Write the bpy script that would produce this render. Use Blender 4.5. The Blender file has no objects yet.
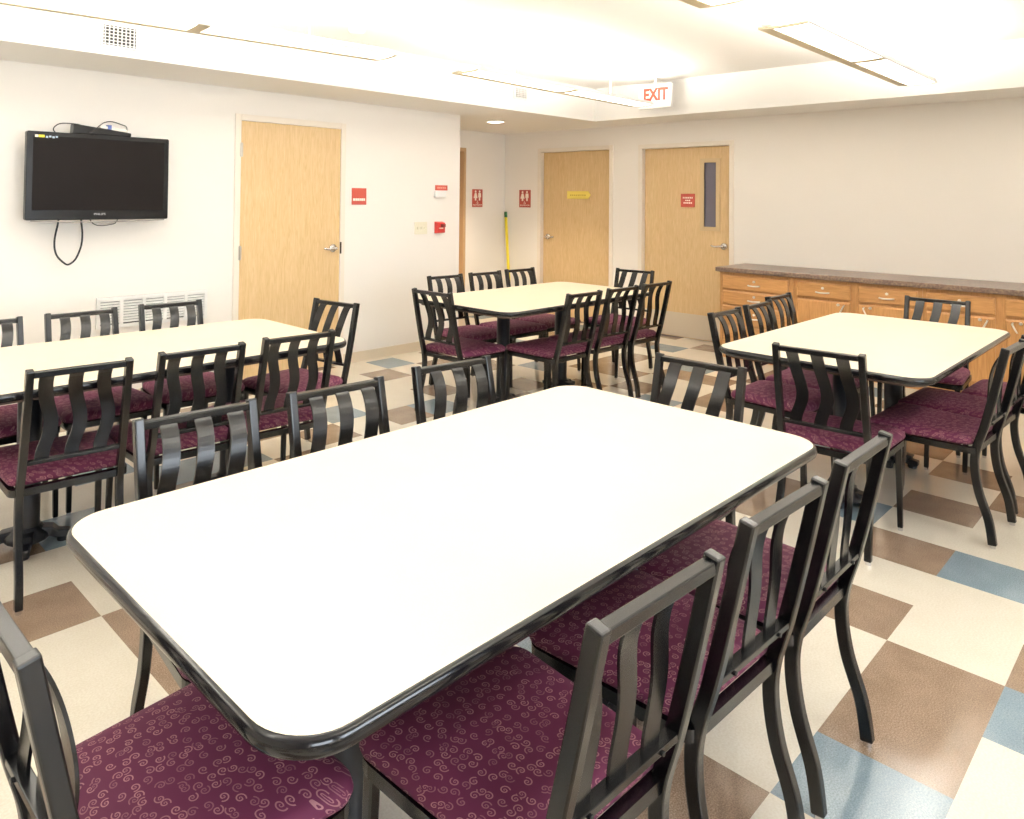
import bpy, bmesh, math, random
from mathutils import Vector, Matrix

random.seed(4)
SC = bpy.context.scene
COL = SC.collection
PI = math.pi

# ------------------------------------------------------------------ materials
def new_mat(name):
    m = bpy.data.materials.new(name)
    m.use_nodes = True
    nt = m.node_tree
    return m, nt, nt.nodes['Principled BSDF']

def lin(c):
    return tuple(((x / 12.92) if x <= .04045 else ((x + .055) / 1.055) ** 2.4) for x in c) + (1,)

def hexc(s):
    return lin(tuple(int(s[i:i + 2], 16) / 255 for i in (0, 2, 4)))

def plain(name, col, rough=.5, metal=0., spec=.5, bump=0., bscale=200., coat=0.):
    m, nt, b = new_mat(name)
    b.inputs['Base Color'].default_value = hexc(col)
    b.inputs['Roughness'].default_value = rough
    b.inputs['Metallic'].default_value = metal
    b.inputs['Specular IOR Level'].default_value = spec
    b.inputs['Coat Weight'].default_value = coat
    if bump:
        tc = nt.nodes.new('ShaderNodeTexCoord'); n = nt.nodes.new('ShaderNodeTexNoise')
        n.inputs['Scale'].default_value = bscale
        bp = nt.nodes.new('ShaderNodeBump'); bp.inputs['Strength'].default_value = bump
        bp.inputs['Distance'].default_value = .002
        nt.links.new(tc.outputs['Object'], n.inputs['Vector'])
        nt.links.new(n.outputs['Fac'], bp.inputs['Height'])
        nt.links.new(bp.outputs['Normal'], b.inputs['Normal'])
    return m

def speckle(name, ca, cb, cc, rough=.11, scale=90., spec=.5):
    """vinyl composition tile: fine two-tone fleck"""
    m, nt, b = new_mat(name)
    tc = nt.nodes.new('ShaderNodeTexCoord')
    n1 = nt.nodes.new('ShaderNodeTexNoise'); n1.inputs['Scale'].default_value = scale; n1.inputs['Detail'].default_value = 3
    n2 = nt.nodes.new('ShaderNodeTexNoise'); n2.inputs['Scale'].default_value = 9
    r = nt.nodes.new('ShaderNodeValToRGB')
    r.color_ramp.elements[0].position = .36; r.color_ramp.elements[0].color = hexc(ca)
    r.color_ramp.elements[1].position = .66; r.color_ramp.elements[1].color = hexc(cc)
    e = r.color_ramp.elements.new(.5); e.color = hexc(cb)
    mx = nt.nodes.new('ShaderNodeMath'); mx.operation = 'MULTIPLY_ADD'; mx.inputs[1].default_value = .3; mx.inputs[2].default_value = -.15
    ad = nt.nodes.new('ShaderNodeMath'); ad.operation = 'ADD'
    L = nt.links.new
    L(tc.outputs['Object'], n1.inputs['Vector']); L(tc.outputs['Object'], n2.inputs['Vector'])
    L(n2.outputs['Fac'], mx.inputs[0]); L(n1.outputs['Fac'], ad.inputs[0]); L(mx.outputs[0], ad.inputs[1])
    L(ad.outputs[0], r.inputs['Fac']); L(r.outputs['Color'], b.inputs['Base Color'])
    b.inputs['Roughness'].default_value = rough
    b.inputs['Specular IOR Level'].default_value = spec
    return m

def wood(name, ca, cb, rough=.4, axis=2, scale=6., stretch=14., spec=.4, dist=1.5):
    """grain runs along `axis`"""
    m, nt, b = new_mat(name)
    tc = nt.nodes.new('ShaderNodeTexCoord'); mp = nt.nodes.new('ShaderNodeMapping')
    s = [stretch] * 3; s[axis] = 1.
    mp.inputs['Scale'].default_value = s
    n = nt.nodes.new('ShaderNodeTexNoise'); n.inputs['Scale'].default_value = scale
    n.inputs['Detail'].default_value = 5; n.inputs['Distortion'].default_value = dist
    r = nt.nodes.new('ShaderNodeValToRGB')
    r.color_ramp.elements[0].position = .3; r.color_ramp.elements[0].color = hexc(ca)
    r.color_ramp.elements[1].position = .7; r.color_ramp.elements[1].color = hexc(cb)
    L = nt.links.new
    L(tc.outputs['Object'], mp.inputs['Vector']); L(mp.outputs['Vector'], n.inputs['Vector'])
    L(n.outputs['Fac'], r.inputs['Fac']); L(r.outputs['Color'], b.inputs['Base Color'])
    b.inputs['Roughness'].default_value = rough
    b.inputs['Specular IOR Level'].default_value = spec
    return m

def emit(name, col, strength):
    m, nt, b = new_mat(name)
    b.inputs['Base Color'].default_value = (.9, .9, .9, 1)
    b.inputs['Emission Color'].default_value = hexc(col)
    b.inputs['Emission Strength'].default_value = strength
    return m

def fabric(name):
    """burgundy upholstery woven with small tan curls"""
    m, nt, b = new_mat(name)
    N = nt.nodes.new; L = nt.links.new
    def math_(op, a, bb=None, c=None):
        n = N('ShaderNodeMath'); n.operation = op
        for i, v in enumerate((a, bb, c)):
            if v is None: continue
            if isinstance(v, (int, float)): n.inputs[i].default_value = v
            else: L(v, n.inputs[i])
        return n.outputs[0]
    tc = N('ShaderNodeTexCoord')
    S = 43.
    sx = N('ShaderNodeSeparateXYZ'); L(tc.outputs['Object'], sx.inputs[0])
    cb = N('ShaderNodeCombineXYZ')          # the height is folded in, so the curls wrap over the cushion sides
    L(math_('ADD', sx.outputs[0], sx.outputs[2]), cb.inputs[0]); L(math_('ADD', sx.outputs[1], sx.outputs[2]), cb.inputs[1])
    mp = N('ShaderNodeMapping'); mp.inputs['Scale'].default_value = (S, S, 0)
    L(cb.outputs[0], mp.inputs['Vector'])
    vo = N('ShaderNodeTexVoronoi'); vo.voronoi_dimensions = '2D'; vo.feature = 'F1'
    vo.inputs['Scale'].default_value = 1; vo.inputs['Randomness'].default_value = .72
    L(mp.outputs['Vector'], vo.inputs['Vector'])
    sub = N('ShaderNodeVectorMath'); sub.operation = 'SUBTRACT'
    L(mp.outputs['Vector'], sub.inputs[0]); L(vo.outputs['Position'], sub.inputs[1])
    sp = N('ShaderNodeSeparateXYZ'); L(sub.outputs[0], sp.inputs[0])
    sc = N('ShaderNodeSeparateColor'); L(vo.outputs['Color'], sc.inputs[0])
    ang0 = math_('MULTIPLY', sc.outputs[0], 6.283)
    ca, sa = math_('COSINE', ang0), math_('SINE', ang0)
    x = math_('SUBTRACT', math_('MULTIPLY', sp.outputs[0], ca), math_('MULTIPLY', sp.outputs[1], sa))
    y = math_('ADD', math_('MULTIPLY', sp.outputs[0], sa), math_('MULTIPLY', sp.outputs[1], ca))
    flip = math_('SUBTRACT', math_('MULTIPLY', math_('GREATER_THAN', sc.outputs[1], .5), 2.), 1.)
    y = math_('MULTIPLY', y, flip)
    th = math_('DIVIDE', math_('ARCTAN2', y, x), 6.283)          # -.5 .. .5
    r = math_('SQRT', math_('ADD', math_('MULTIPLY', x, x), math_('MULTIPLY', y, y)))
    def arm(r0, k, w):
        tgt = math_('MULTIPLY_ADD', th, k, r0)
        d = math_('ABSOLUTE', math_('SUBTRACT', r, tgt))
        return math_('LESS_THAN', d, w)
    a1 = arm(.27, .24, .05)
    a2 = math_('MULTIPLY', arm(.07, .10, .03), math_('GREATER_THAN', th, -.2))
    both = math_('MAXIMUM', a1, a2)
    both = math_('MULTIPLY', both, math_('MULTIPLY_ADD', sc.outputs[2], .6, .4))
    mix = N('ShaderNodeMix'); mix.data_type = 'RGBA'
    mix.inputs['A'].default_value = hexc('5C2640'); mix.inputs['B'].default_value = hexc('9C7072')
    L(both, mix.inputs['Factor'])
    L(mix.outputs['Result'], b.inputs['Base Color'])
    b.inputs['Roughness'].default_value = .7
    b.inputs['Specular IOR Level'].default_value = .2
    b.inputs['Sheen Weight'].default_value = 0.
    b.inputs['Sheen Roughness'].default_value = .4
    return m

M = {}
M['wall'] = plain('painted_wall', 'F4EEE6', .75, spec=.25, bump=.15, bscale=120)
M['ceiling'] = plain('painted_ceiling', 'F4F1EC', .85, spec=.2)
M['frame'] = plain('painted_metal_frame', 'F0E6D8', .45)
M['base'] = plain('vinyl_baseboard', 'DCCDB6', .5)
M['tile_white'] = speckle('floor_tile_cream', 'DFD5C2', 'E4DBC9', 'E9E1D1', scale=160)
M['tile_brown'] = speckle('floor_tile_brown', '7C6854', '8E7966', 'A18C7A', scale=260)
M['tile_blue'] = speckle('floor_tile_blue', '73828B', '81919A', '929FA6', scale=240)
M['door'] = wood('light_oak_door', 'C8A878', 'DABD92', .35)
M['oak'] = wood('honey_oak_cabinet', 'A37546', 'BF8F5A', .4, axis=1, scale=5.)
M['oakv'] = wood('honey_oak_upright', 'A37546', 'BF8F5A', .4, axis=2, scale=5.)
M['counter'] = speckle('brown_laminate_counter', '5C4A40', '6E5A4E', '84705F', rough=.28, scale=70)
M['laminate'] = speckle('cream_laminate', 'F1E1C5', 'F2E2C7', 'F3E4CA', rough=.42, scale=300, spec=.3)
M['black_edge'] = plain('black_vinyl_edge', '0E0D10', .16, spec=.4)
M['black_metal'] = plain('black_powder_coat', '070708', .26, spec=.5, bump=.03, bscale=400)
M['cast'] = plain('black_cast_iron', '14161B', .4, spec=.5, bump=.1, bscale=150)
M['chrome'] = plain('chrome', 'D8D8DA', .18, 1.)
M['nickel'] = plain('satin_nickel', 'EDE9E2', .3, .6)
M['steel'] = plain('brushed_steel', 'C9C3BA', .35, .85)
M['kick'] = plain('satin_kick_plate', 'CDC2B2', .4, .35)
M['fabric'] = fabric('burgundy_curl_fabric')
M['tv_black'] = plain('glossy_black_plastic', '0C0C0E', .25, spec=.3)
M['tv_screen'] = plain('dark_lcd_screen', '151110', .5, spec=.1)
M['grey_plastic'] = plain('grey_plastic', '9A928B', .4)
M['cable'] = plain('black_rubber_cable', '19191B', .5)
M['white_plastic'] = plain('white_plastic', 'F2F0EC', .4)
M['ivory'] = plain('ivory_plastic', 'EDE6CF', .4)
M['vent_white'] = plain('white_enamel', 'F0EEEA', .4)
M['vent_dark'] = plain('vent_shadow_grey', '3A3836', .8)
M['red_sign'] = plain('red_sign_plastic', 'AC4536', .5)
M['red_paint'] = plain('red_fire_paint', 'B7302A', .35)
M['dark_red'] = plain('dark_red_plastic', '6B1512', .4)
M['letter_white'] = plain('white_lettering', 'F5EBDD', .5)
M['letter_red'] = plain('red_lettering', 'C23A1E', .5)
M['letter_grey'] = plain('grey_lettering', 'B8B8BA', .4)
M['letter_olive'] = plain('olive_lettering', 'C9AE4A', .5)
M['yellow_sign'] = plain('yellow_sign_plastic', 'F2DC6C', .5)
M['yellow'] = plain('yellow_plastic', 'F2DC2E', .4)
M['green'] = plain('dark_green_plastic', '2C6A3C', .4)
M['mop'] = plain('grey_cotton', 'CFCBC0', .9, bump=.5, bscale=60)
M['blue_plastic'] = plain('blue_plastic', '3B4F8C', .4)
M['fixture'] = plain('tan_metal_louvre', 'CBBD9E', .45)
M['lens'] = emit('lit_diffuser', 'FFFCF6', 4.5)
M['uplens'] = emit('lit_upper_diffuser', 'FFFCF4', 46.)
M['down'] = emit('lit_downlight', 'FFF0D8', 20.)
M['door_glass'] = plain('wired_dark_glass', '5A5763', .12, spec=.6)

def glass():
    m, nt, b = new_mat('window_glass')
    out = nt.nodes['Material Output']
    tr = nt.nodes.new('ShaderNodeBsdfTransparent'); gl = nt.nodes.new('ShaderNodeBsdfGlossy')
    gl.inputs['Roughness'].default_value = .02
    fr = nt.nodes.new('ShaderNodeFresnel'); mx = nt.nodes.new('ShaderNodeMixShader')
    nt.links.new(fr.outputs[0], mx.inputs[0]); nt.links.new(tr.outputs[0], mx.inputs[1])
    nt.links.new(gl.outputs[0], mx.inputs[2]); nt.links.new(mx.outputs[0], out.inputs['Surface'])
    return m
M['glass'] = glass()

# ------------------------------------------------------------------ mesh helpers
def link(name, bm, mats, parent=None, smooth=False, bevel=0., seg=2):
    me = bpy.data.meshes.new(name)
    bmesh.ops.recalc_face_normals(bm, faces=bm.faces)
    if smooth:
        for f in bm.faces: f.smooth = True
    bm.to_mesh(me); bm.free()
    o = bpy.data.objects.new(name, me); COL.objects.link(o)
    for m in (mats if isinstance(mats, (list, tuple)) else [mats]): me.materials.append(m)
    if parent is not None: o.parent = parent
    if bevel:
        md = o.modifiers.new('bevel', 'BEVEL'); md.width = bevel; md.segments = seg
        md.limit_method = 'ANGLE'; md.angle_limit = math.radians(40)
    return o

def B(): return bmesh.new()

def box(bm, x0, x1, y0, y1, z0, z1):
    v = [bm.verts.new(p) for p in ((x0, y0, z0), (x1, y0, z0), (x1, y1, z0), (x0, y1, z0),
                                   (x0, y0, z1), (x1, y0, z1), (x1, y1, z1), (x0, y1, z1))]
    for f in ((0, 3, 2, 1), (4, 5, 6, 7), (0, 1, 5, 4), (1, 2, 6, 5), (2, 3, 7, 6), (3, 0, 4, 7)):
        bm.faces.new([v[i] for i in f])
    return bm

def loft(bm, rings, closed=True, caps=True):
    """rings: lists of points, same length"""
    R = [[bm.verts.new(p) for p in r] for r in rings]
    n = len(R[0])
    for a, b in zip(R, R[1:]):
        for i in range(n if closed else n - 1):
            j = (i + 1) % n
            bm.faces.new((a[i], a[j], b[j], b[i]))
    if caps:
        bm.faces.new(R[0][::-1]); bm.faces.new(R[-1])
    return bm

def sweep(bm, path, w, h, side=Vector((1, 0, 0)), n=4, taper=None, loop=False):
    """sweep a rectangle (n=4) or ellipse along path; w along `side`, h across"""
    P = [Vector(p) for p in path]; rings = []
    k = len(P)
    for i, p in enumerate(P):
        if loop: t = (P[(i + 1) % k] - P[i - 1]).normalized()
        else: t = (P[min(i + 1, k - 1)] - P[max(i - 1, 0)]).normalized()
        s = (side - t * side.dot(t))
        if s.length < 1e-4: s = t.orthogonal()
        s.normalize(); u = t.cross(s)
        q = taper[i] if taper else 1.
        if n == 4: off = ((-1, -1), (1, -1), (1, 1), (-1, 1))
        else: off = [(math.cos(2 * PI * a / n), math.sin(2 * PI * a / n)) for a in range(n)]
        rings.append([p + s * (a * w / 2 * q) + u * (b * h / 2 * q) for a, b in off])
    if loop:
        rings.append(rings[0])
        return loft(bm, rings, caps=False)
    return loft(bm, rings)

def weld(bm): bmesh.ops.remove_doubles(bm, verts=bm.verts, dist=1e-5); return bm

def spline(pts, n=8):
    """Catmull-Rom through pts"""
    P = [Vector(p) for p in pts]; out = []
    for i in range(len(P) - 1):
        a, b, c, d = P[max(i - 1, 0)], P[i], P[i + 1], P[min(i + 2, len(P) - 1)]
        for k in range(n):
            t = k / n
            out.append(.5 * ((2 * b) + (c - a) * t + (2 * a - 5 * b + 4 * c - d) * t * t + (3 * b - a - 3 * c + d) * t ** 3))
    out.append(P[-1]); return out

def cyl(bm, c, r, h, n=24, axis=2, r2=None):
    r2 = r if r2 is None else r2
    rings = []
    for k, rr in ((0, r), (1, r2)):
        ring = []
        for i in range(n):
            a = 2 * PI * i / n; p = [0, 0, 0]
            p[(axis + 1) % 3] = rr * math.cos(a); p[(axis + 2) % 3] = rr * math.sin(a); p[axis] = k * h
            ring.append(Vector(c) + Vector(p))
        rings.append(ring)
    return loft(bm, rings)

def lathe(bm, c, prof, n=24):
    return loft(bm, [[Vector(c) + Vector((r * math.cos(2 * PI * i / n), r * math.sin(2 * PI * i / n), z)) for i in range(n)] for r, z in prof])

def rrect(x0, x1, y0, y1, r, n=8):
    """rounded rectangle outline, counter-clockwise"""
    out = []
    rr = r if isinstance(r, (list, tuple)) else [r] * 4
    for (cx, cy, q, a0) in ((x1 - rr[0], y0 + rr[0], rr[0], -90), (x1 - rr[1], y1 - rr[1], rr[1], 0),
                            (x0 + rr[2], y1 - rr[2], rr[2], 90), (x0 + rr[3], y0 + rr[3], rr[3], 180)):
        for i in range(n + 1):
            a = math.radians(a0 + 90 * i / n); out.append((cx + q * math.cos(a), cy + q * math.sin(a)))
    return out

def empty(name, loc, rz=0., label=None, cat=None, group=None):
    o = bpy.data.objects.new(name, None); COL.objects.link(o)
    o.location = loc; o.rotation_euler = (0, 0, rz); o.empty_display_size = .1
    tag(o, label, cat, group); return o

def tag(o, label=None, cat=None, group=None, kind=None):
    if label: o['label'] = label
    if cat: o['category'] = cat
    if group: o['group'] = group
    if kind: o['kind'] = kind
    return o

def struct(name, bm, m, parent=None, **k):
    o = link(name, bm, m, parent, **k)
    if parent is None: o['kind'] = 'structure'
    return o

def dup(root, loc, rz, label):
    r = root.copy(); COL.objects.link(r); r.location = loc; r.rotation_euler = (0, 0, rz); r['label'] = label
    for ch in list(root.children):
        c = ch.copy(); COL.objects.link(c); c.parent = r
        for g in list(ch.children):
            d = g.copy(); COL.objects.link(d); d.parent = c
    return r

def text(name, body, size, m, parent, loc, rot, width=None, extrude=.0008, bold=0.):
    cu = bpy.data.curves.new(name, 'FONT'); cu.body = body; cu.size = size; cu.extrude = extrude; cu.offset = bold
    cu.align_x = 'CENTER'; cu.align_y = 'CENTER'
    tmp = bpy.data.objects.new(name + '_outline', cu); COL.objects.link(tmp)
    bpy.context.view_layer.update()
    me = bpy.data.meshes.new_from_object(tmp.evaluated_get(bpy.context.evaluated_depsgraph_get()))
    bpy.data.objects.remove(tmp); bpy.data.curves.remove(cu)
    me.name = name; me.materials.clear(); me.materials.append(m)
    o = bpy.data.objects.new(name, me); COL.objects.link(o)
    o.location = loc; o.rotation_euler = rot
    if width:
        bpy.context.view_layer.update()
        if o.dimensions.x > 0: o.scale.x = width / o.dimensions.x
    o.parent = parent; return o

# ------------------------------------------------------------------ room shell
XW, YW, YR, XC = 7.209, 5.216, 6.345, 5.245        # far wall, TV wall, restroom alcove wall, alcove corner
X0, Y0 = -2.7, -2.3
ZS, ZT = 2.274, 2.62                               # soffit, raised ceiling
XS, YS = 6.60, 4.55                                # edges of the raised tray
T = .14

def wall_y(bm, y0, y1, x0, x1, z1, openings):
    xs = x0
    for a, b, za, zb in sorted(openings):
        box(bm, xs, a, y0, y1, 0, z1)
        if za > 0: box(bm, a, b, y0, y1, 0, za)
        box(bm, a, b, y0, y1, zb, z1); xs = b
    box(bm, xs, x1, y0, y1, 0, z1); return bm

def wall_x(bm, x0, x1, y0, y1, z1, openings):
    ys = y0
    for a, b, za, zb in sorted(openings):
        box(bm, x0, x1, ys, a, 0, z1)
        if za > 0: box(bm, x0, x1, a, b, 0, za)
        box(bm, x0, x1, a, b, zb, z1); ys = b
    box(bm, x0, x1, ys, y1, 0, z1); return bm

D1 = (2.782, 3.832, 2.078)      # outer frame of the TV-wall door
D2 = (4.718, 5.800, 2.066)      # far wall door with yellow sign
D3 = (3.318, 4.392, 2.052)      # far wall door with window
D4 = (5.50, 6.48, 2.06)         # alcove door
struct('wall_left', wall_y(B(), YW, YW + T, X0, XC, ZT, [(D1[0], D1[1], 0, D1[2])]), M['wall'])
struct('wall_alcove_side', box(B(), XC - T, XC, YW + T, YR, 0, ZT), M['wall'])
struct('wall_alcove', wall_y(B(), YR, YR + T, XC - T, XW, ZT, [(D4[0], D4[1], 0, D4[2])]), M['wall'])
struct('wall_far', wall_x(B(), XW, XW + T, Y0 - T, YR + T, ZT, [(D2[0], D2[1], 0, D2[2]), (D3[0], D3[1], 0, D3[2])]), M['wall'])
ASSUMED_WIN = [(-1.6, .4), (1.0, 3.0)]  # openings for the assumed windows, outside the view
struct('wall_near', wall_y(B(), Y0 - T, Y0, X0, XW, ZT, [(a, b, .85, 2.05) for a, b in ASSUMED_WIN]), M['wall'])
struct('wall_back', wall_x(B(), X0 - T, X0, Y0 - T, YW + T, ZT, []), M['wall'])
struct('ceiling', box(B(), X0 - T, XW + T, Y0 - T, YR + T, ZT, ZT + .1), M['ceiling'])
bm = B()
box(bm, X0, XC - T, YS, YW, ZS, ZT); box(bm, XC - T, XC, YS, YW, ZS, ZT)
box(bm, XC, XW, YS, YR, ZS, ZT)
box(bm, XS, XW, Y0, YS, ZS, ZT); box(bm, X0, XS, Y0, Y0 + .65, ZS, ZT); box(bm, X0, X0 + .65, Y0 + .65, YS, ZS, ZT)
struct('ceiling_soffit', weld(bm), M['ceiling'])

# floor: 12 inch tiles, colour per tile
tx, ty = .3048 * 1.012, .3048 * 1.025
FX, FY = 4.3336, .767
tile = {}
W_, BR, BL = 0, 1, 2
known = {  # (column, row): colour read off the photograph
 BR: [(-1, 0), (-3, 0), (-5, 0), (-9, 0), (1, 0), (0, -1), (-6, -1), (-7, -1), (-5, -2), (-12, 6), (-11, 5), (-11, 4),
      (-12, 8), (-11, 11), (-2, 12), (0, 12), (1, 13), (-2, 10), (-3, 2), (-2, 2), (2, 5), (2, 7), (3, 9), (8, 8), (5, 2),
      (7, 4), (-12, 3), (-9, 1), (-7, 3), (0, 9), (-6, 9), (-4, 12), (4, 6), (5, 11), (-6, 13), (0, 3), (3, 1), (-4, 5)],
 BL: [(-3, -1), (-8, -1), (-6, -2), (-2, 1), (-11, 8), (-1, 13), (-3, 9), (-5, 10), (7, 9), (6, 3), (4, 1), (-9, 4), (-8, 7),
      (-8, 2), (2, 10), (4, 13), (-4, 3), (-4, 7), (0, 6), (-8, 11), (8, 5), (1, -2)]}
force_white = [(0, 0), (-13, 3), (-13, 4), (-13, 5), (-12, 4), (-2, 0), (-4, 0), (-6, 0), (-7, 0), (-8, 0), (-1, -1), (-2, -1), (-4, -1), (-5, -1), (-9, -1), (-7, -2), (-6, -3), (-5, -3),
               (-4, -2), (-3, -2), (-2, -2), (-12, 5), (-11, 6), (-11, 7), (-12, 7), (-11, 9), (-11, 10), (-1, 12), (0, 13), (-1, 14),
               (-2, 13), (-2, 14), (-2, 11), (-1, 11), (0, 11), (-3, 11), (-3, 10), (-1, 10), (8, 9), (7, 8), (6, 8), (5, 8), (6, 9),
               (-1, 1), (-3, 1), (0, 1), (1, 1), (2, 0), (3, 0), (-10, 1), (-10, 0), (3, 7), (1, 7), (6, 4), (7, 3), (5, 3), (6, 2)]
for c, L_ in known.items():
    for k in L_: tile[k] = c
for k in force_white: tile[k] = W_
ix0, ix1 = math.floor((X0 - FX) / tx), math.ceil((XW + .2 - FX) / tx)
iy0, iy1 = math.floor((Y0 - FY) / ty), math.ceil((YR + .2 - FY) / ty)
bm = B()
for ix in range(ix0, ix1):
    for iy in range(iy0, iy1):
        c = tile.get((ix, iy))
        if c is None:
            q = random.random()
            nb = [tile.get((ix + a, iy + b), 0) for a, b in ((1, 0), (-1, 0), (0, 1), (0, -1))]
            c = W_ if (q < .5 or sum(1 for z in nb if z) >= 2) else (BR if q < .86 else BL)
            tile[(ix, iy)] = c
g = .0006
for (ix, iy), c in tile.items():
    x0, y0 = FX + ix * tx, FY + iy * ty
    v = [bm.verts.new(p) for p in ((x0, y0, 0), (x0 + tx, y0, 0), (x0 + tx, y0 + ty, 0), (x0, y0 + ty, 0))]
    f = bm.faces.new(v); f.material_index = c
weld(bm)
me_bm = bm
# give the sheet a thickness
ret = bmesh.ops.extrude_face_region(bm, geom=list(bm.faces))
for e in ret['geom']:
    if isinstance(e, bmesh.types.BMVert): e.co.z -= .05
struct('floor', bm, [M['tile_white'], M['tile_brown'], M['tile_blue']])

# baseboards
bb = .085
struct('baseboard_left', box(box(B(), X0, D1[0], YW - .012, YW, 0, bb), D1[1], XC, YW - .012, YW, 0, bb), M['base'])
struct('baseboard_alcove', box(B(), D4[1], XW, YR - .012, YR, 0, bb), M['base'])
struct('baseboard_far', box(box(B(), XW - .012, XW, D3[1], D2[0], 0, bb), XW - .012, XW, D2[1], YR - .012, 0, bb), M['base'])

# ------------------------------------------------------------------ doors
def lever(name, parent, p, out, along, m=M['chrome']):
    """rose + lever handle; out = unit vector off the door, along = unit vector of the lever"""
    p, o, a = Vector(p), Vector(out), Vector(along)
    bm = B()
    ax = 0 if abs(o.x) > .5 else 1
    s = o.x if ax == 0 else o.y
    cyl(bm, p, .033, .014 * s, 20, ax)
    cyl(bm, p + o * .014, .012, .045 * s, 12, ax)
    q = p + o * .055
    sweep(bm, spline([q - a * .012, q + a * .03, q + a * .075 - Vector((0, 0, .004)), q + a * .115 + Vector((0, 0, .003)) - o * .008], 4), .02, .016, Vector((0, 0, 1)), 8)
    return link(name, bm, m, parent, smooth=True)

def door_frame_y(name, D, y, depth, fw, m, parent=None):
    bm = B()
    x0, x1, z = D
    box(bm, x0, x0 + fw, y - .012, y + depth, 0, z); box(bm, x1 - fw, x1, y - .012, y + depth, 0, z)
    box(bm, x0 + fw, x1 - fw, y - .012, y + depth, z - fw, z)
    return link(name, bm, m, parent, bevel=.003)

def door_frame_x(name, D, x, depth, fw, m, parent=None):
    bm = B()
    y0, y1, z = D
    box(bm, x - .012, x + depth, y0, y0 + fw, 0, z); box(bm, x - .012, x + depth, y1 - fw, y1, 0, z)
    box(bm, x - .012, x + depth, y0 + fw, y1 - fw, z - fw, z)
    return link(name, bm, m, parent, bevel=.003)

# TV-wall door: leaf flush with the frame, hinges on the left
d = struct('door_1', box(B(), D1[0] + .053, D1[1] - .052, YW - .004, YW + .04, .008, D1[2] - .052), M['door'])
door_frame_y('door_frame', D1, YW, T, .05, M['frame'], d)
for z in (1.80, 1.0, .22):
    bm = B(); cyl(bm, (D1[0] + .052, YW - .012, z - .055), .009, .11, 10); box(bm, D1[0] + .04, D1[0] + .064, YW - .016, YW - .008, z - .05, z + .05)
    link('hinge', bm, M['steel'], d)
lever('door_handle', d, (D1[1] - .125, YW - .004, 1.005), (0, -1, 0), (-1, 0, 0))
link('strike_plate', box(B(), D1[1] - .052, D1[1] - .036, YW - .0145, YW - .011, .955, 1.055), plain('dark_bronze', '4A4238', .4, .6), d)

# far-wall door with the yellow sign
xl = XW + .05
d2 = struct('door_2', box(B(), xl, xl + .045, D2[0] + .05, D2[1] - .05, .008, D2[2] - .05), M['door'])
door_frame_x('door_frame', D2, XW, T, .047, M['frame'], d2)
lever('door_handle', d2, (xl, D2[1] - .125, .985), (-1, 0, 0), (0, -1, 0))

# far-wall door with the vision window and kick plate
d3m = B()
ya, yb = D3[0] + .05, D3[1] - .05
wy0, wy1, wz0, wz1 = 3.515, 3.668, 1.165, 1.85
box(d3m, xl, xl + .045, ya, wy0, .008, D3[2] - .05); box(d3m, xl, xl + .045, wy1, yb, .008, D3[2] - .05)
box(d3m, xl, xl + .045, wy0, wy1, .008, wz0); box(d3m, xl, xl + .045, wy0, wy1, wz1, D3[2] - .05)
d3 = struct('door_3', weld(d3m), M['door'])
door_frame_x('door_frame', D3, XW, T, .047, M['frame'], d3)
lever('door_handle', d3, (xl, D3[0] + .125, .985), (-1, 0, 0), (0, 1, 0))
link('door_glass', box(B(), xl + .015, xl + .022, wy0, wy1, wz0, wz1), M['door_glass'], d3)
bm = B()
for y0_, y1_, z0_, z1_ in ((wy0 - .03, wy0 + .012, wz0 - .03, wz1 + .03), (wy1 - .012, wy1 + .03, wz0 - .03, wz1 + .03),
                           (wy0 + .012, wy1 - .012, wz0 - .03, wz0 + .012), (wy0 + .012, wy1 - .012, wz1 - .012, wz1 + .03)):
    box(bm, xl - .01, xl, y0_, y1_, z0_, z1_)
link('glazing_frame', bm, plain('tan_metal_bead', 'C7AE86', .45), d3)
link('kick_plate', box(B(), xl - .003, xl, ya + .01, yb - .01, .015, .262), M['kick'], d3)

# alcove door, seen edge-on
d4 = struct('door_4', box(B(), D4[0] + .05, D4[1] - .05, YR + .05, YR + .095, .008, D4[2] - .05), M['door'])
door_frame_y('door_frame', D4, YR, T, .045, plain('oak_tan_frame', 'C6A37A', .4), d4)

# assumed windows outside the view, added to let daylight in
for n, (a, b) in enumerate(ASSUMED_WIN):
    bm = B()
    for y0_, y1_, z0_, z1_ in ((a, a + .05, .85, 2.05), (b - .05, b, .85, 2.05), (a + .05, b - .05, .85, .9), (a + .05, b - .05, 2.0, 2.05),
                               ((a + b) / 2 - .02, (a + b) / 2 + .02, .9, 2.0)):
        box(bm, y0_, y1_, Y0 - .1, Y0 - .03, z0_, z1_)
    w = struct('window_%d' % (n + 1), bm, M['white_plastic'])
    link('window_pane', box(B(), a + .05, b - .05, Y0 - .07, Y0 - .064, .9, 2.0), M['glass'], w)

# ------------------------------------------------------------------ chairs
CH = .838     # overall height
def post_path(sx):
    return spline([(sx * .164, -.300, CH), (sx * .165, -.262, .66), (sx * .166, -.225, .50), (sx * .168, -.197, .40), (sx * .169, -.190, .32),
                   (sx * .170, -.204, .22), (sx * .172, -.238, .11), (sx * .173, -.252, .012)], 6)

def back_y(z):        # recline of the back plane
    return -.225 - (.300 - .225) * (z - .50) / (CH - .50)

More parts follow.
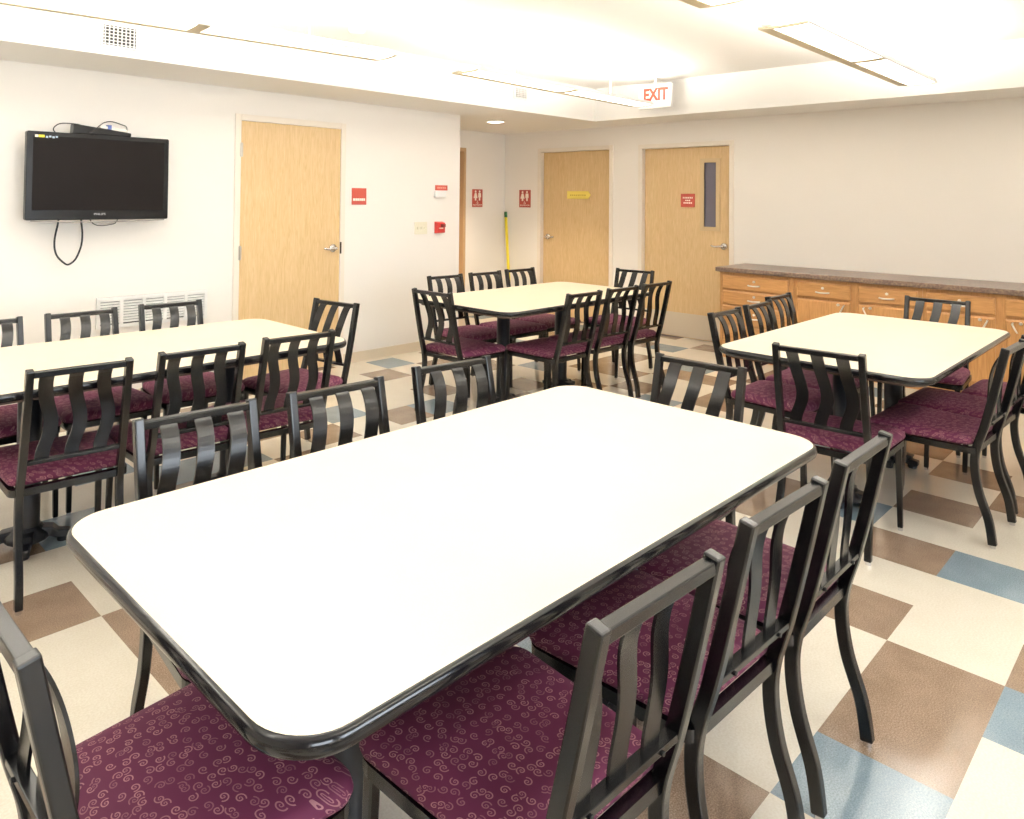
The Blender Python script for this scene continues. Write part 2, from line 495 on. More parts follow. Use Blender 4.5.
def slat_bm(xc):
    bm = B(); rings = []
    za, zb = .817, .507
    n = 26; w, th = .048, .006
    P = []
    for i in range(n + 1):
        t = i / n; z = za + (zb - za) * t
        P.append(Vector((xc + .027 * .5 * (1 - math.cos(2 * PI * t ** 1.45)), back_y(z) + .004 + .032 * math.sin(PI * t ** .68), z)))
    for i, p in enumerate(P):
        t = (P[min(i + 1, n)] - P[max(i - 1, 0)]); tn = Vector((0, -t.z, t.y)).normalized()
        s = Vector((1, 0, 0))
        rings.append([p + s * (a * w / 2) + tn * (b * th / 2) for a, b in ((-1, -1), (1, -1), (1, 1), (-1, 1))])
    return loft(bm, rings)

def seat_outline(s, z):
    """cushion plan: rounder at the front, a little narrower at the back"""
    pts = rrect(-.225, .225, -.185, .220, [.04, .045, .045, .04], 7)
    return [Vector((s * x * (1 - .13 * max(0., -y + .05) / .23), s * y - .01 * (1 - s), z)) for x, y in pts]

def make_chair():
    root = empty('dining_chair', (0, 0, 0), 0, 'x', 'chair', 'slat-back dining chairs')
    bm = B()
    loft(bm, [seat_outline(.93, .408), seat_outline(.985, .412), seat_outline(1., .422), seat_outline(.985, .436), seat_outline(.93, .446),
              seat_outline(.8, .452), seat_outline(.5, .457), seat_outline(.15, .458)])
    link('seat', bm, M['fabric'], root, smooth=True)
    # frame under the cushion
    ring = [Vector((x, y, .392)) for x, y in [(x * (1 - .10 * max(0., -y) / .19), y) for x, y in rrect(-.208, .208, -.19, .204, [.02, .035, .035, .02], 5)]]
    link('seat_frame', weld(sweep(B(), ring, .026, .024, Vector((0, 0, 1)), 4, loop=True)), M['black_metal'], root)
    for sx in (-1, 1):
        pp = post_path(sx)
        o = link('back_post', sweep(B(), pp, .026, .031, Vector((1, 0, 0)), 4), M['black_metal'], root, bevel=.004)
        link('foot_glide', cyl(B(), (pp[-1].x, pp[-1].y, 0), .011, .013, 12), M['chrome'], o)
        lp = spline([(sx * .196, .184, .40), (sx * .197, .189, .28), (sx * .199, .196, .13), (sx * .200, .200, .012)], 5)
        o = link('leg', sweep(B(), lp, .026, .026, Vector((1, 0, 0)), 4, taper=[1 - .2 * i / (len(lp) - 1) for i in range(len(lp))]), M['black_metal'], root, bevel=.004)
        link('foot_glide', cyl(B(), (lp[-1].x, lp[-1].y, 0), .010, .013, 12), M['chrome'], o)
    zt = .820
    link('top_rail', sweep(B(), [(-.152, back_y(zt), zt), (.152, back_y(zt), zt)], .022, .026, Vector((0, 0, 1)), 4), M['black_metal'], root, bevel=.003)
    zl = .50
    bm = sweep(B(), [(-.154, back_y(zl), zl), (.154, back_y(zl), zl)], .014, .026, Vector((0, 0, 1)), 4)
    for x in (-.10, .10): cyl(bm, (x, back_y(zl) - .019, zl), .005, .007, 8, 1)
    link('lower_rail', bm, M['black_metal'], root, bevel=.002)
    for xc in (-.106, -.009, .088):
        link('slat', slat_bm(xc), M['black_metal'], root, smooth=False)
    return root

proto = make_chair()
first = [True]
def chair(tx_, ty_, facing, dev, label, k=1.0203):
    """tx_, ty_: where the middle of the top rail stands"""
    rz = math.radians({'+y': 0, '-y': 180, '-x': 90, '+x': -90}[facing] + dev)
    d = Matrix.Rotation(rz, 3, 'Z') @ Vector((0, -.300, 0))
    loc = (tx_ * k - d.x, ty_ * k - d.y, 0)
    if first[0]:
        first[0] = False
        proto.location = loc; proto.rotation_euler = (0, 0, rz); proto['label'] = label
        return proto
    return dup(proto, loc, rz, label)

# foreground table
chair(.286, 1.238, '+x', 1, 'black slat-back chair at the near short end of the foreground table, wide burgundy seat', 1)
chair(1.045, .592, '+y', -2, 'black slat-back chair closest to the camera beside the front corner of foreground table')
chair(1.536, .597, '+y', -2, 'middle of three black chairs seen from behind along the foreground table')
chair(2.005, .596, '+y', 0, 'black chair seen from behind at the foreground table, farthest along its aisle side')
chair(.944, 1.957, '-y', -3, 'black chair facing the camera at foreground table, standing just behind its rounded outer corner')
chair(1.394, 1.925, '-y', -4, 'middle of three black chairs facing the camera across the foreground table')
chair(1.906, 1.925, '-y', -7, 'black chair facing the camera at foreground table, overlapping the middle table behind')
chair(2.622, 1.337, '-x', 1, 'black chair at the far short end of the foreground table, back toward cabinets')
# table below the television
chair(.887, 2.727, '+y', -4, 'black chair seen from behind at television side table, long front leg fully visible')
chair(1.3355, 2.723, '+y', -3, 'middle black chair seen from behind along the table below the television')
chair(1.779, 2.727, '+y', -3, 'black chair seen from behind at television side table, nearest the wooden door')
chair(.842, 3.975, '-y', 0, 'black chair against the television wall, cut off by the picture edge')
chair(1.291, 3.985, '-y', 0, 'black chair against the television wall just beside the white floor grille')
chair(1.764, 4.005, '-y', -3, 'black chair in front of the white floor grille on the television wall')
chair(2.505, 3.475, '-x', 9, 'black chair turned at the short end of television table, before the wooden door')
# table near the restroom alcove
chair(3.243, 3.468, '+x', 2, 'black chair at the near short end of the table by the restroom alcove')
chair(3.965, 2.80, '+y', -2, 'black chair seen from behind at alcove table, nearest the foreground table')
chair(4.412, 2.80, '+y', -2, 'middle black chair seen from behind along the alcove table')
chair(4.858, 2.80, '+y', -2, 'black chair seen from behind at alcove table, nearest the kick plate door')
chair(3.992, 4.12, '-y', -3, 'black chair facing the room at alcove table, beside the wall corner')
chair(4.433, 4.11, '-y', -3, 'middle black chair facing the room on the alcove side of its table')
chair(4.878, 4.119, '-y', -3, 'black chair facing the room in front of the yellow mop handle')
chair(5.612, 3.450, '-x', 5, 'black chair at the far short end of alcove table, between the two far doors')
# table by the cabinets
chair(3.185, 1.122, '+x', 4, 'black chair seen from behind at the near short end of the cabinet side table')
chair(3.93, 1.862, '-y', 0, 'black chair at cabinet side table in front of the metal kick plate door')
chair(4.376, 1.872, '-y', 0, 'middle black chair in the row before the stacked oak drawers')
chair(4.845, 1.942, '-y', 0, 'black chair at cabinet side table, nearest the oak drawers and doors')
chair(5.465, 1.218, '-x', 1, 'black chair with its back to the oak cabinets at the far table end')
chair(3.950, .600, '+y', -2, 'black chair at cabinet side table, its whole curved rear leg visible on the tiles')
chair(4.410, .600, '+y', -2, 'second black chair along the cabinet side table, half cut off by the picture edge')
chair(4.87, .43, '+y', -2, 'black chair farthest along the cabinet side table, only seat and front leg showing')

# ------------------------------------------------------------------ tables
def table(x0, x1, y0, y1, label, cols, rot, arm, yo=0.):
    cx, cy = (x0 + x1) / 2, (y0 + y1) / 2
    hx, hy = (x1 - x0) / 2 + .008, (y1 - y0) / 2 + .008
    root = empty('dining_table', (cx, cy, 0), 0, label, 'table', 'cream-topped dining tables')
    th = .030; zt = .75
    def ring(d, z, r=.105): return [Vector((x, y, z)) for x, y in rrect(-hx + d, hx - d, -hy + d, hy - d, max(r - d, .01), 10)]
    link('table_top', loft(B(), [ring(.010, zt - th + .004), ring(.010, zt - .0004), ring(.0115, zt + .0006), ring(.08, zt + .0006)]), M['laminate'], root)
    prof = []
    for i in range(9):
        a = -PI / 2 + PI * i / 8
        prof.append((.010 * (1 - math.cos(a)), zt - th / 2 + (th / 2) * math.sin(a)))
    prof = [(.012, zt - th)] + prof + [(.0105, zt)]
    R = [ring(d, z) for d, z in prof] + [ring(.0105, zt - .01), ring(.012, zt - th + .006), ring(.012, zt - th)]
    link('edge_band', weld(loft(B(), R, caps=False)), M['black_edge'], root, smooth=True)
    link('underside', loft(B(), [ring(.03, zt - th - .012), ring(.03, zt - th + .004)]), plain('dark_particle_board', '4A3A30', .8) if 'dark_particle_board' not in bpy.data.materials else bpy.data.materials['dark_particle_board'], root)
    for cxx in cols:
        px = cxx - cx
        p = link('pedestal_column', lathe(B(), (px, yo, 0), [(.046, .05), (.050, .07), (.046, .10), (.046, zt - th - .03)], 20), M['cast'], root, smooth=False)
        for f in p.data.polygons: f.use_smooth = True
        bm = B()
        box(bm, px - .13, px + .13, yo - .2, yo + .2, zt - th - .03, zt - th - .012)
        link('mounting_plate', bm, M['cast'], root, bevel=.004)
        bm = B()
        lathe(bm, (px, yo, 0), [(.085, .028), (.085, .05), (.06, .075), (.05, .085)], 20)
        for k in range(4):
            an = math.radians(rot + 90 * k); ln = arm
            a = Vector((math.cos(an), math.sin(an), 0)); s = Vector((-a.y, a.x, 0))
            pts = [Vector((px, yo, 0)) + a * q + Vector((0, 0, z)) for q, z in ((.03, .056), (.09, .05), (ln - .05, .036), (ln, .03))]
            sweep(bm, pts, .058, .038, s, 4, taper=[1.1, 1., .85, .75])
            cyl(bm, Vector((px, yo, 0)) + a * (ln - .03), .022, .03, 14)
        link('pedestal_base', bm, M['cast'], root, bevel=.006)
    return root

table(.508, 2.300, .790, 1.690, 'large cream-topped table with black edge filling the foreground', (.949, 1.80), 0, .13, .02)
table(.460, 2.178, 2.880, 3.762, 'cream-topped table with black edge below the wall television', (.90, 1.80), -20, .16, .055)
table(3.405, 5.085, 2.960, 3.835, 'cream-topped table with black edge beside the restroom alcove', (3.92, 4.58), 0, .16, .055)
table(3.392, 5.091, .788, 1.660, 'cream-topped table with black edge in front of the oak cabinets', (3.90, 4.69), 0, .12, .03)

# ------------------------------------------------------------------ cabinets along the far wall
CX, CZ = 6.62, .795
def pull_drawer(parent, y, z):
    bm = B(); x = CX - .022
    sweep(bm, spline([(x, y - .05, z), (x - .022, y - .045, z), (x - .026, y, z - .003), (x - .022, y + .045, z), (x, y + .05, z)], 4), .012, .009, Vector((0, 0, 1)), 8)
    h = link('drawer_pull', bm, M['nickel'], parent, smooth=True)
    link('drawer_lock', cyl(B(), (x - .006, y, z + .035), .011, .006, 14, 0), M['nickel'], parent)
def cabinet(y0, y1, label, units):
    """units: list of (y0, y1, kind, handle side)"""
    root = empty('base_cabinet', (0, 0, 0), 0, label, 'cabinet', 'oak base cabinets')
    bm = B()
    box(bm, CX, XW - .004, y0, y1, .10, CZ)
    box(bm, CX + .06, XW - .004, y0, y1, 0, .10)
    link('body', bm, M['oakv'], root)
    for a, b, kind, side in units:
        def front(name, z0, z1, m):
            bm = B()
            loft(bm, [[Vector((CX, y, z)) for y, z in rrect(a, b, z0, z1, .004, 2)],
                      [Vector((CX - .014, y, z)) for y, z in rrect(a, b, z0, z1, .004, 2)],
                      [Vector((CX - .022, y, z)) for y, z in rrect(a + .012, b - .012, z0 + .012, z1 - .012, .004, 2)]])
            return link(name, bm, m, root)
        if kind == 'drawers':
            for z0, z1 in ((.640, .765), (.505, .628), (.325, .493), (.135, .313)):
                d = front('drawer', z0, z1, M['oak']); pull_drawer(d, (a + b) / 2, (z0 + z1) / 2 - .012)
        else:
            d = front('drawer', .640, .765, M['oak']); pull_drawer(d, (a + b) / 2, .69)
            d = front('door', .135, .622, M['oakv'])
            yy = b - .045 if side > 0 else a + .045
            bm = B(); x = CX - .022
            sweep(bm, spline([(x, yy, .600), (x - .022, yy, .592), (x - .026, yy - side * .012, .565), (x - .022, yy - side * .024, .54), (x, yy - side * .024, .532)], 4), .012, .009, Vector((0, 1, 0)), 8)
            link('door_pull', bm, M['nickel'], d, smooth=True)
            link('door_lock', cyl(B(), (x - .006, yy - side * .045, .60), .011, .006, 14, 0), M['nickel'], d)
    return root
cabinet(2.526, 3.180, 'oak cabinet with a stack of drawers beside the kick plate door', [(2.56, 3.15, 'drawers', 0)])
cabinet(1.571, 2.524, 'oak cabinet with paired drawers and doors, next to the drawer stack', [(2.072, 2.491, 'door', -1), (1.60, 2.015, 'door', 1)])
cabinet(.58, 1.569, 'oak cabinet with paired drawers and doors, cut off by the picture edge', [(1.117, 1.544, 'door', -1), (.62, 1.060, 'door', 1)])
bm = B()
box(bm, CX - .045, XW - .003, .50, 3.205, CZ + .001, CZ + .042)
o = link('countertop', bm, M['counter'], None, bevel=.006)
tag(o, 'long dark brown laminate countertop running over the oak cabinets', 'countertop')

# ------------------------------------------------------------------ pendant lights
def pendant(x0, y, label, L=2.44, zb=2.315, rz=0.):
    w = .125
    root = empty('pendant_light', (x0, y, zb), rz, label, 'ceiling light', 'long pendant lights')
    prof = lambda q: .006 * (q / w) ** 2
    def strip(bm, xa, xb, ya, yb, dz, th, n=8):
        ra, rb = [], []
        ys = [ya + (yb - ya) * i / n for i in range(n + 1)]
        for x, R in ((xa, ra), (xb, rb)):
            R += [Vector((x, q, prof(q) + dz)) for q in ys] + [Vector((x, q, prof(q) + dz + th)) for q in ys[::-1]]
        return loft(bm, [ra, rb])
    bm = B()
    strip(bm, 0, L, .060, w, 0, .012);
    for xa in (0, L / 2 - .035, L - .02): strip(bm, xa, xa + (.07 if 0 < xa < L - .1 else .02), -w + .010, .060, 0, .012)
    link('housing', bm, M['fixture'], root)
    bm = B()
    box(bm, .02, L - .02, -w + .004, -w + .012, prof(w) + .01, prof(w) + .028)
    box(bm, .02, L - .02, w - .012, w - .004, prof(w) + .01, prof(w) + .028)
    box(bm, .02, L - .02, -w + .012, w - .012, prof(w) + .02, prof(w) + .028)
    strip(bm, 0, L, -w, -w + .010, 0, .012)
    link('side_rail', bm, M['white_plastic'], root)
    for xa, xb in ((.02, L / 2 - .035), (L / 2 + .035, L - .02)):
        link('diffuser', strip(B(), xa, xb, -w + .010, .060, .004, .006), M['lens'], root)
        link('upper_diffuser', box(B(), xa + .02, xb - .02, -.09, .09, prof(w) + .030, prof(w) + .036), M['uplens'], root)
    for xa in (.55, L - .55):
        c = link('suspension_cable', cyl(B(), (xa, 0, prof(w) + .028), .0025, ZT - zb - prof(w) - .028, 8), M['white_plastic'], root)
        link('canopy', cyl(B(), (xa, 0, ZT - zb - .018), .035, .017, 20), M['white_plastic'], c)
    return root
pendant(.53, 3.80, 'long lit pendant light nearest the television wall', rz=math.radians(-4.5))
pendant(3.66, 3.60, 'long lit pendant light beside the exit sign, toward the alcove', rz=math.radians(2))
pendant(3.78, 1.49, 'long lit pendant light over the table near the oak cabinets', L=2.55, rz=math.radians(.8))
pendant(.74, 1.50, 'long lit pendant light over the foreground table, only its tip showing')
for x in (-2.0,):  # extra pendants assumed behind the camera, added to brighten the room
    pendant(x, 3.62, 'long lit pendant light behind the camera near the television wall')
    pendant(x, 1.50, 'long lit pendant light behind the camera in the middle of the room')
pendant(.74, -.65, 'long lit pendant light near the side wall beyond the picture edge')  # assumed third row, out of view, added for more brightness
pendant(3.78, -.65, 'long lit pendant light over the far side aisle beyond the picture edge')

# recessed downlight in the alcove soffit
root = empty('recessed_downlight', (5.93, 5.36, ZS), 0, 'small round lit downlight in the soffit before the restroom alcove', 'ceiling light')
bm = B(); n = 28
loft(bm, [[Vector((r * math.cos(2 * PI * i / n), r * math.sin(2 * PI * i / n), z)) for i in range(n)] for r, z in ((.085, -.001), (.10, -.001), (.10, -.006), (.085, -.008), (.085, -.001))], caps=False)
link('trim_ring', weld(bm), M['white_plastic'], root, smooth=True)
link('lens', cyl(B(), (0, 0, -.005), .084, .004, 28), M['down'], root)

# smoke detector on the raised ceiling
bm = B(); lathe(bm, (3.10, 4.10, ZT - .045), [(.03, 0), (.05, .006), (.06, .02), (.062, .045)], 24)
tag(link('smoke_detector', bm, M['white_plastic'], None, smooth=True), 'small white round smoke detector on the raised ceiling', 'smoke detector')

# exit sign hanging from the raised ceiling
root = empty('exit_sign', (6.40, 3.72, 2.325), 0, 'white hanging exit sign with red letters near the far end of the pendant light', 'sign')
link('housing', box(B(), -.02, .02, -.175, .175, 0, .235), M['white_plastic'], root, bevel=.008)
link('stem', cyl(B(), (0, 0, .235), .012, ZT - 2.325 - .235, 12), M['white_plastic'], root)
text('lettering', 'EXIT', .16, M['letter_red'], root, (-.0205, -.01, .13), (PI / 2, 0, -PI / 2), width=.26, bold=.007)

# supply registers on the soffit face
def register(x0, x1, z0, z1, label, nx, nz):
    y = YS
    root = empty('air_vent', ((x0 + x1) / 2, y, (z0 + z1) / 2), 0, label, 'vent')
    hx, hz = (x1 - x0) / 2, (z1 - z0) / 2
    link('backing', box(B(), -hx, hx, -.003, -.001, -hz, hz), M['vent_dark'], root)
    bm = B()
    for x_ in (-hx, hx - .012): box(bm, x_, x_ + .012, -.014, -.003, -hz, hz)
    for z_ in (-hz, hz - .010): box(bm, -hx + .012, hx - .012, -.014, -.003, z_, z_ + .010)
    link('frame', bm, M['vent_white'], root)
    bm = B()
    for i in range(1, nx):
        x_ = -hx + 2 * hx * i / nx; box(bm, x_ - .0025, x_ + .0025, -.012, -.004, -hz + .01, hz - .01)
    for i in range(1, nz):
        z_ = -hz + 2 * hz * i / nz; box(bm, -hx + .012, hx - .012, -.010, -.003, z_ - .0022, z_ + .0022)
    link('louvre', bm, M['vent_white'], root)
register(1.545, 1.765, 2.322, 2.462, 'square white air vent with dark slots on the soffit above the television', 9, 7)
register(5.28, 5.47, 2.385, 2.505, 'faint white air vent on the soffit beside the wall corner', 9, 7)

# return grille low on the TV wall
root = empty('wall_grille', (2.175, YW, .635), 0, 'wide white louvred grille low on the television wall', 'vent')
hx, hz = .395, .105
link('backing', box(B(), -hx, hx, -.004, 0, -hz, hz), M['vent_dark'], root)
bm = B()
for z_ in (-hz, hz - .022): box(bm, -hx, hx, -.020, -.004, z_, z_ + .022)
for i in range(6):
    x_ = -hx + (2 * hx - .022) * i / 5; box(bm, x_, x_ + .022, -.020, -.004, -hz + .022, hz - .022)
link('frame', bm, M['vent_white'], root)
bm = B()
for i in range(5):
    xa = -hx + (2 * hx - .022) * i / 5 + .022; xb = -hx + (2 * hx - .022) * (i + 1) / 5
    for k in range(9):
        z_ = -hz + .032 + k * .0185
        bm2 = [Vector((xa, -.016, z_)), Vector((xb, -.016, z_)), Vector((xb, -.005, z_ + .011)), Vector((xa, -.005, z_ + .011))]
        loft(bm, [bm2, [p + Vector((0, 0, .003)) for p in bm2]])
link('louvre', bm, M['vent_white'], root)

# ------------------------------------------------------------------ television
tx0, tx1, tz0, tz1, tyf, tyb = 1.292, 2.192, 1.276, 1.832, 5.050, 5.125
root = empty('television', ((tx0 + tx1) / 2, tyf, tz0), 0, 'black flat television mounted high on the left wall', 'television')
hw, hh = (tx1 - tx0) / 2, tz1 - tz0
bm = B()
loft(bm, [[Vector((x, 0, z)) for x, z in rrect(-hw, hw, 0, hh, .012, 4)], [Vector((x, .045, z)) for x, z in rrect(-hw, hw, 0, hh, .012, 4)],
          [Vector((x, .075, z)) for x, z in rrect(-hw + .05, hw - .05, .05, hh - .04, .012, 4)]])
link('body', bm, M['tv_black'], root, bevel=.004)
link('screen', box(B(), -hw + .036, hw - .036, -.0022, 0, .062, hh - .028), M['tv_screen'], root)
bm = B()
pts = [(-hw + .03 + (2 * hw - .06) * i / 12, -.004 - .012 * math.sin(PI * i / 12), .002 + .0) for i in range(13)]
sweep(bm, [(x, y, -.004 - .010 * math.sin(PI * i / 12)) for i, (x, y, z) in enumerate(pts)], .014, .010, Vector((0, 1, 0)), 6)
link('lower_trim', bm, M['grey_plastic'], root, smooth=True)
bm = B()
box(bm, -.10, .10, .075, YW - tyf - .002, .20, .36); box(bm, -.16, .16, .0751, .09, .16, .40)
link('wall_bracket', bm, M['cast'], root)
st = link('energy_sticker', box(B(), -hw + .045, -hw + .064, -.0035, -.0022, hh - .038, hh - .022), M['letter_white'], root)
link('sticker_yellow', box(B(), -hw + .066, -hw + .100, -.0035, -.0022, hh - .038, hh - .022), M['yellow'], st)
bm = B()
for i in range(4): box(bm, -hw + .107 + i * .019, -hw + .120 + i * .019, -.0035, -.0022, hh - .040 + .004 * (i % 2), hh - .028 + .003 * (i % 2))
link('sticker_marks', bm, plain('pale_blue_print', 'B9CBDD', .5), st)
text('logo', 'PHILIPS', .018, M['letter_grey'], root, (-.008, -.001, .036), (PI / 2, 0, 0), width=.072)

# set-top box on the TV
root = empty('cable_box', (1.73, 5.088, tz1 + .001), 0, 'small black set-top box lying on top of the television', 'electronics')
bm = B()
a = [Vector((x, y, z)) for x, y, z in ((-.17, -.035, 0), (.20, -.035, 0), (.20, -.035, .022), (-.165, -.035, .062))]
loft(bm, [a, [p + Vector((0, .07, 0)) for p in a]])
link('case', bm, M['tv_black'], root, bevel=.003)
bm = B()
a = [Vector((x, y, z)) for x, y, z in ((.0, -.034, .046), (.175, -.034, .026), (.178, -.034, .045), (.0, -.034, .062))]
loft(bm, [a, [p + Vector((0, .055, 0)) for p in a]])
link('rear_panel', bm, M['steel'], root)
link('port_block', box(B(), .045, .070, -.037, .0, .038, .068), M['blue_plastic'], root)

def cable(name, pts, r, label, n=10):
    tag(link(name, sweep(B(), spline(pts, 8), 2 * r, 2 * r, Vector((0, 1, 0)), n), M['cable'], None, smooth=True), label, 'cable')
yc = 5.16
cable('video_cable', [(1.535, yc, 1.70), (1.515, yc, 1.80), (1.468, yc - .02, 1.855), (1.50, yc - .03, 1.893), (1.57, yc - .03, 1.900), (1.63, yc - .025, 1.895), (1.655, yc - .025, 1.872), (1.66, yc - .01, 1.80)], .0035, 'thin cable arching up behind the television top')
cable('power_cord', [(1.655, 5.040, 1.843), (1.70, 5.038, 1.875), (1.745, 5.044, 1.912), (1.80, 5.055, 1.925), (1.86, 5.06, 1.912), (1.905, 5.08, 1.90), (1.935, 5.145, 1.87), (1.94, 5.15, 1.80)], .0035, 'grey looped cord lying over the set-top box')
cable('hanging_cord', [(1.525, yc, 1.36), (1.515, yc, 1.26), (1.495, yc, 1.14), (1.508, yc, 1.05), (1.560, yc, .990), (1.590, yc, .985), (1.628, yc, 1.02), (1.658, yc, 1.10), (1.664, yc, 1.18), (1.655, yc, 1.27), (1.645, yc, 1.36)], .006, 'thick black cord hanging in a loop below the television')
cable('short_cord', [(1.70, yc, 1.36), (1.71, yc, 1.275), (1.755, yc, 1.235), (1.84, yc, 1.238), (1.885, yc, 1.262), (1.90, yc, 1.36)], .003, 'thin short cord sagging just below the television')

# ------------------------------------------------------------------ signs and switches on the TV wall
def dashes(parent, name, m, cx, cz, widths, h, gap, y):
    """unreadable lettering: a row of short strokes"""
    tot = sum(widths) + gap * (len(widths) - 1); x = cx - tot / 2; bm = B()
    for w in widths: box(bm, x, x + w, y - .0008, y, cz - h / 2, cz + h / 2); x += w + gap
    return link(name, bm, m, parent)
root = empty('room_sign', (3.987, YW, 1.449), 0, 'square red sign with one white line, beside the wooden door', 'sign')
link('plate', box(B(), -.080, .080, -.006, 0, -.073, .073), M['red_sign'], root, bevel=.002)
dashes(root, 'lettering', M['letter_white'], -.002, -.028, [.022, .016, .02, .016, .02, .018], .022, .004, -.006)

root = empty('fire_sign', (4.99, YW, 1.542), 0, 'small flat red label above the white wall device', 'sign')
link('plate', box(B(), -.082, .082, -.006, 0, -.025, .025), M['red_sign'], root, bevel=.002)
dashes(root, 'lettering', plain('faded_pink_print', 'D08A7C', .5), 0, 0, [.018] * 5, .018, .006, -.006)

root = empty('thermostat', (4.962, YW, 1.482), 0, 'small white thermostat box just under the red label', 'thermostat')
link('case', box(B(), -.072, .072, -.030, 0, -.033, .033), M['white_plastic'], root, bevel=.006)
link('dial', box(B(), -.045, .045, -.033, -.030, -.010, .014), M['vent_white'], root)

root = empty('light_switch', (4.726, YW, 1.155), 0, 'ivory double light switch plate on the white wall', 'switch')
link('plate', box(B(), -.080, .080, -.006, 0, -.058, .058), M['ivory'], root, bevel=.002)
for x in (-.045, 0, .045): link('toggle', box(B(), x - .006, x + .006, -.018, -.006, -.012, .012), M['ivory'], root)

root = empty('fire_alarm_pull', (4.958, YW, 1.158), 0, 'red fire alarm pull station beside the light switch', 'fire alarm')
bm = B()
a = [Vector((x, y, z)) for x, y, z in ((-.055, 0, -.057), (.050, 0, -.057), (.050, 0, .057), (-.055, 0, .057))]
b_ = [Vector((x, y, z)) for x, y, z in ((-.05, -.04, -.05), (.040, -.055, -.05), (.040, -.055, .045), (-.05, -.04, .05))]
loft(bm, [a, b_]); link('case', bm, M['red_paint'], root, bevel=.004)
link('handle', box(B(), -.012, .038, -.066, -.045, .004, .034), M['dark_red'], root, bevel=.003)
link('instruction_strip', box(B(), -.034, .016, -.0535, -.046, -.012, -.002), M['letter_white'], root)

# restroom signs: two figures, wheelchair mark and the word
def restroom(loc, rz, label):
    root = empty('restroom_sign', loc, rz, label, 'sign', 'restroom signs')
    link('plate', box(B(), -.092, .092, -.006, 0, -.11, .11), M['red_sign'], root, bevel=.002)
    y0, y1 = -.0075, -.006
    for cx, dress in ((-.036, True), (.036, False)):
        bm = B()
        cyl(bm, (cx, y1, .082), .014, -(y1 - y0), 14, 1)
        if dress:
            outl = [(-.014, .064), (.014, .064), (.034, .0), (.014, .0), (.012, -.03), (-.012, -.03), (-.014, .0), (-.034, .0)]
        else:
            outl = [(-.022, .064), (.022, .064), (.026, .010), (.013, .010), (.012, -.03), (-.012, -.03), (-.013, .010), (-.026, .010)]
        loft(bm, [[Vector((cx + x, y0, z)) for x, z in outl], [Vector((cx + x, y1, z)) for x, z in outl]])
        link('woman_figure' if dress else 'man_figure', bm, M['letter_white'], root)
    bm = B()
    sweep(bm, [(.012 * math.cos(a) - .002, y0 + .0007, -.055 + .012 * math.sin(a)) for a in [math.radians(150 + 20 * i) for i in range(12)]], .004, .0014, Vector((0, 1, 0)).cross(Vector((0, 0, 1))), 4)
    sweep(bm, [(-.004, y0 + .0007, -.036), (-.002, y0 + .0007, -.05), (.008, y0 + .0007, -.052), (.014, y0 + .0007, -.064)], .004, .0014, Vector((1, 0, 0)), 4)
    cyl(bm, (-.004, y1, -.033), .004, -.0014, 10, 1)
    link('wheelchair_mark', bm, M['letter_white'], root)
    text('lettering', 'RESTROOM', .026, M['letter_white'], root, (0, -.0065, -.085), (PI / 2, 0, 0), width=.15)
restroom((6.692, YR, 1.447), 0, 'red restroom sign on the alcove wall beside the edge-on door frame')
restroom((XW, 6.006, 1.447), -PI / 2, 'red restroom sign on the far wall between mop and yellow sign door')

# yellow door sign and red door sign
root = empty('yellow_sign', (xl, 5.225, 1.497), -PI / 2, 'yellow arrow-ended sign on the oak door', 'sign')
outl = [(-.165, -.045), (.135, -.045), (.170, .002), (.135, .045), (-.165, .045)]
bm = B(); loft(bm, [[Vector((x, 0, z)) for x, z in outl], [Vector((x, -.005, z)) for x, z in outl]])
link('plate', bm, M['yellow_sign'], root)
dashes(root, 'lettering', M['letter_olive'], -.01, -.003, [.02, .018, .022, .02, .03, .018, .02, .022], .016, .008, -.005)

root = empty('red_door_sign', (xl, 3.836, 1.446), -PI / 2, 'square red sign with white lines on the windowed oak door', 'sign')
link('plate', box(B(), -.079, .079, -.006, 0, -.070, .070), M['red_sign'], root, bevel=.002)
dashes(root, 'lettering', M['letter_white'], 0, .028, [.015, .014, .016, .014, .015, .014], .016, .005, -.006)
dashes(root, 'lettering', M['letter_white'], 0, 0, [.015, .014, .016], .014, .005, -.006)
dashes(root, 'lettering', M['letter_white'], 0, -.026, [.016, .015, .014, .016, .015], .016, .005, -.006)

# mop leaning in the alcove corner
root = empty('mop', (7.02, 6.12, 0), 0, 'yellow-handled mop with a green tip leaning in the alcove corner', 'mop')
p0, p1 = Vector((.02, -.03, .10)), Vector((.145, .170, 1.275))
link('handle', sweep(B(), [p0, p0.lerp(p1, .94)], .036, .036, Vector((1, 0, 0)), 12), M['yellow'], root, smooth=True)
link('grip', sweep(B(), [p0.lerp(p1, .94), p1], .039, .039, Vector((1, 0, 0)), 12), M['green'], root, smooth=True)
bm = B(); lathe(bm, (.02, -.03, 0), [(.12, 0), (.11, .03), (.06, .08), (.03, .12)], 18)
link('mop_head', bm, M['mop'], root, smooth=True)

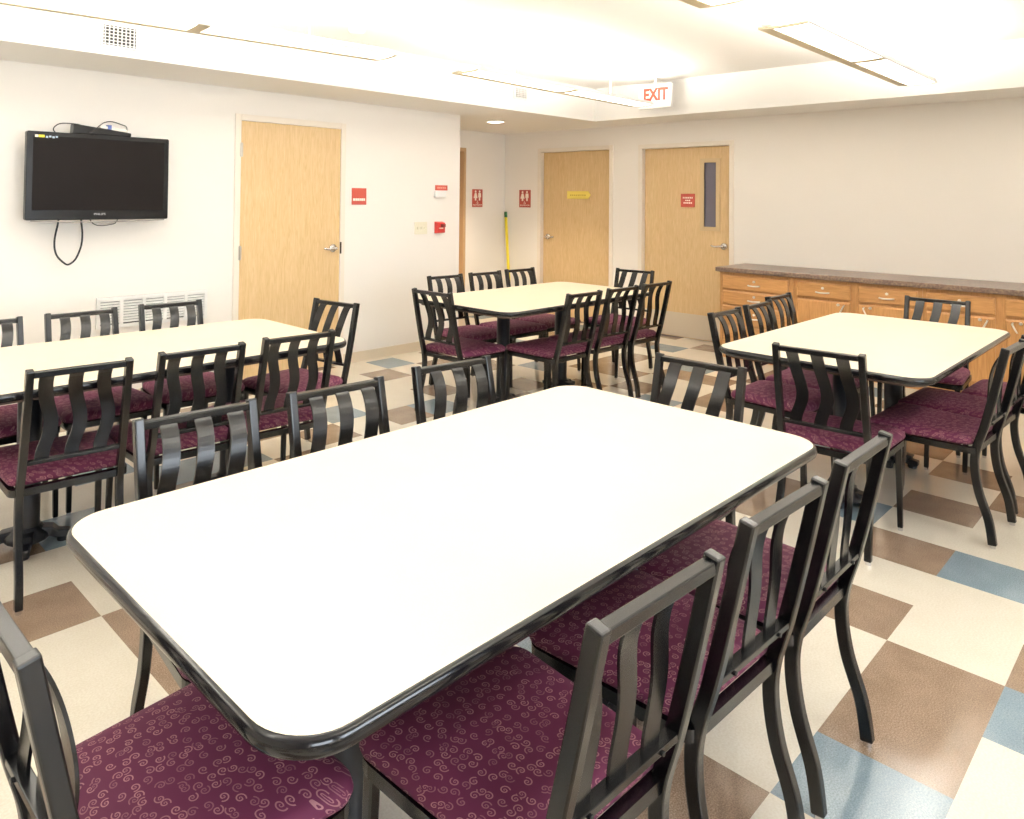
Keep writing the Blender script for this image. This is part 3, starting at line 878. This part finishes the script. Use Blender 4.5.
# ------------------------------------------------------------------ light
w = bpy.data.worlds.new('sky'); SC.world = w; w.use_nodes = True
nt = w.node_tree; bg = nt.nodes['Background']
sky = nt.nodes.new('ShaderNodeTexSky'); sky.sky_type = 'HOSEK_WILKIE'; sky.sun_direction = (.4, .5, .7); sky.turbidity = 4
nt.links.new(sky.outputs[0], bg.inputs['Color']); bg.inputs['Strength'].default_value = 1.0

for n, (a, b) in enumerate(ASSUMED_WIN):        # added lamp outside each assumed window, standing for daylight
    li = bpy.data.lights.new('window_daylight', 'AREA'); li.shape = 'RECTANGLE'
    li.size = b - a - .1; li.size_y = 1.1; li.energy = 130; li.color = (.84, .92, 1.)
    o = bpy.data.objects.new('window_daylight', li); COL.objects.link(o)
    o.location = ((a + b) / 2, Y0 - .25, 1.45); o.rotation_euler = (PI / 2, 0, 0)
sp = bpy.data.lights.new('downlight_beam', 'SPOT'); sp.energy = 120; sp.color = (1, .86, .66); sp.spot_size = math.radians(110); sp.spot_blend = .6; sp.shadow_soft_size = .07
o = bpy.data.objects.new('downlight_beam', sp); COL.objects.link(o); o.location = (5.93, 5.36, ZS - .02)

# ------------------------------------------------------------------ camera
F, CXP, CYP, YAW, PIT, ROL, H = 740.217, 437.192, 181.129, .813, .023, .011, 1.441
cam = bpy.data.cameras.new('camera'); co = bpy.data.objects.new('camera', cam); COL.objects.link(co)
f = Vector((math.cos(PIT) * math.cos(YAW), math.cos(PIT) * math.sin(YAW), math.sin(PIT)))
r = Vector((math.sin(YAW), -math.cos(YAW), 0)); u = r.cross(f)
r2 = r * math.cos(ROL) + u * math.sin(ROL); u2 = -r * math.sin(ROL) + u * math.cos(ROL)
mt = Matrix((r2, u2, -f)).transposed().to_4x4(); mt.translation = (0, 0, H)
co.matrix_world = mt
cam.sensor_fit = 'HORIZONTAL'; cam.sensor_width = 36; cam.lens = F / 1024 * 36
cam.shift_x = (512 - CXP) / 1024; cam.shift_y = (CYP - 409.5) / 1024
cam.clip_start = .02
SC.camera = co

vs = SC.view_settings
vs.view_transform = 'Standard'; vs.look = 'None'; vs.gamma = 1; vs.use_curve_mapping = False
vs.exposure = -.02
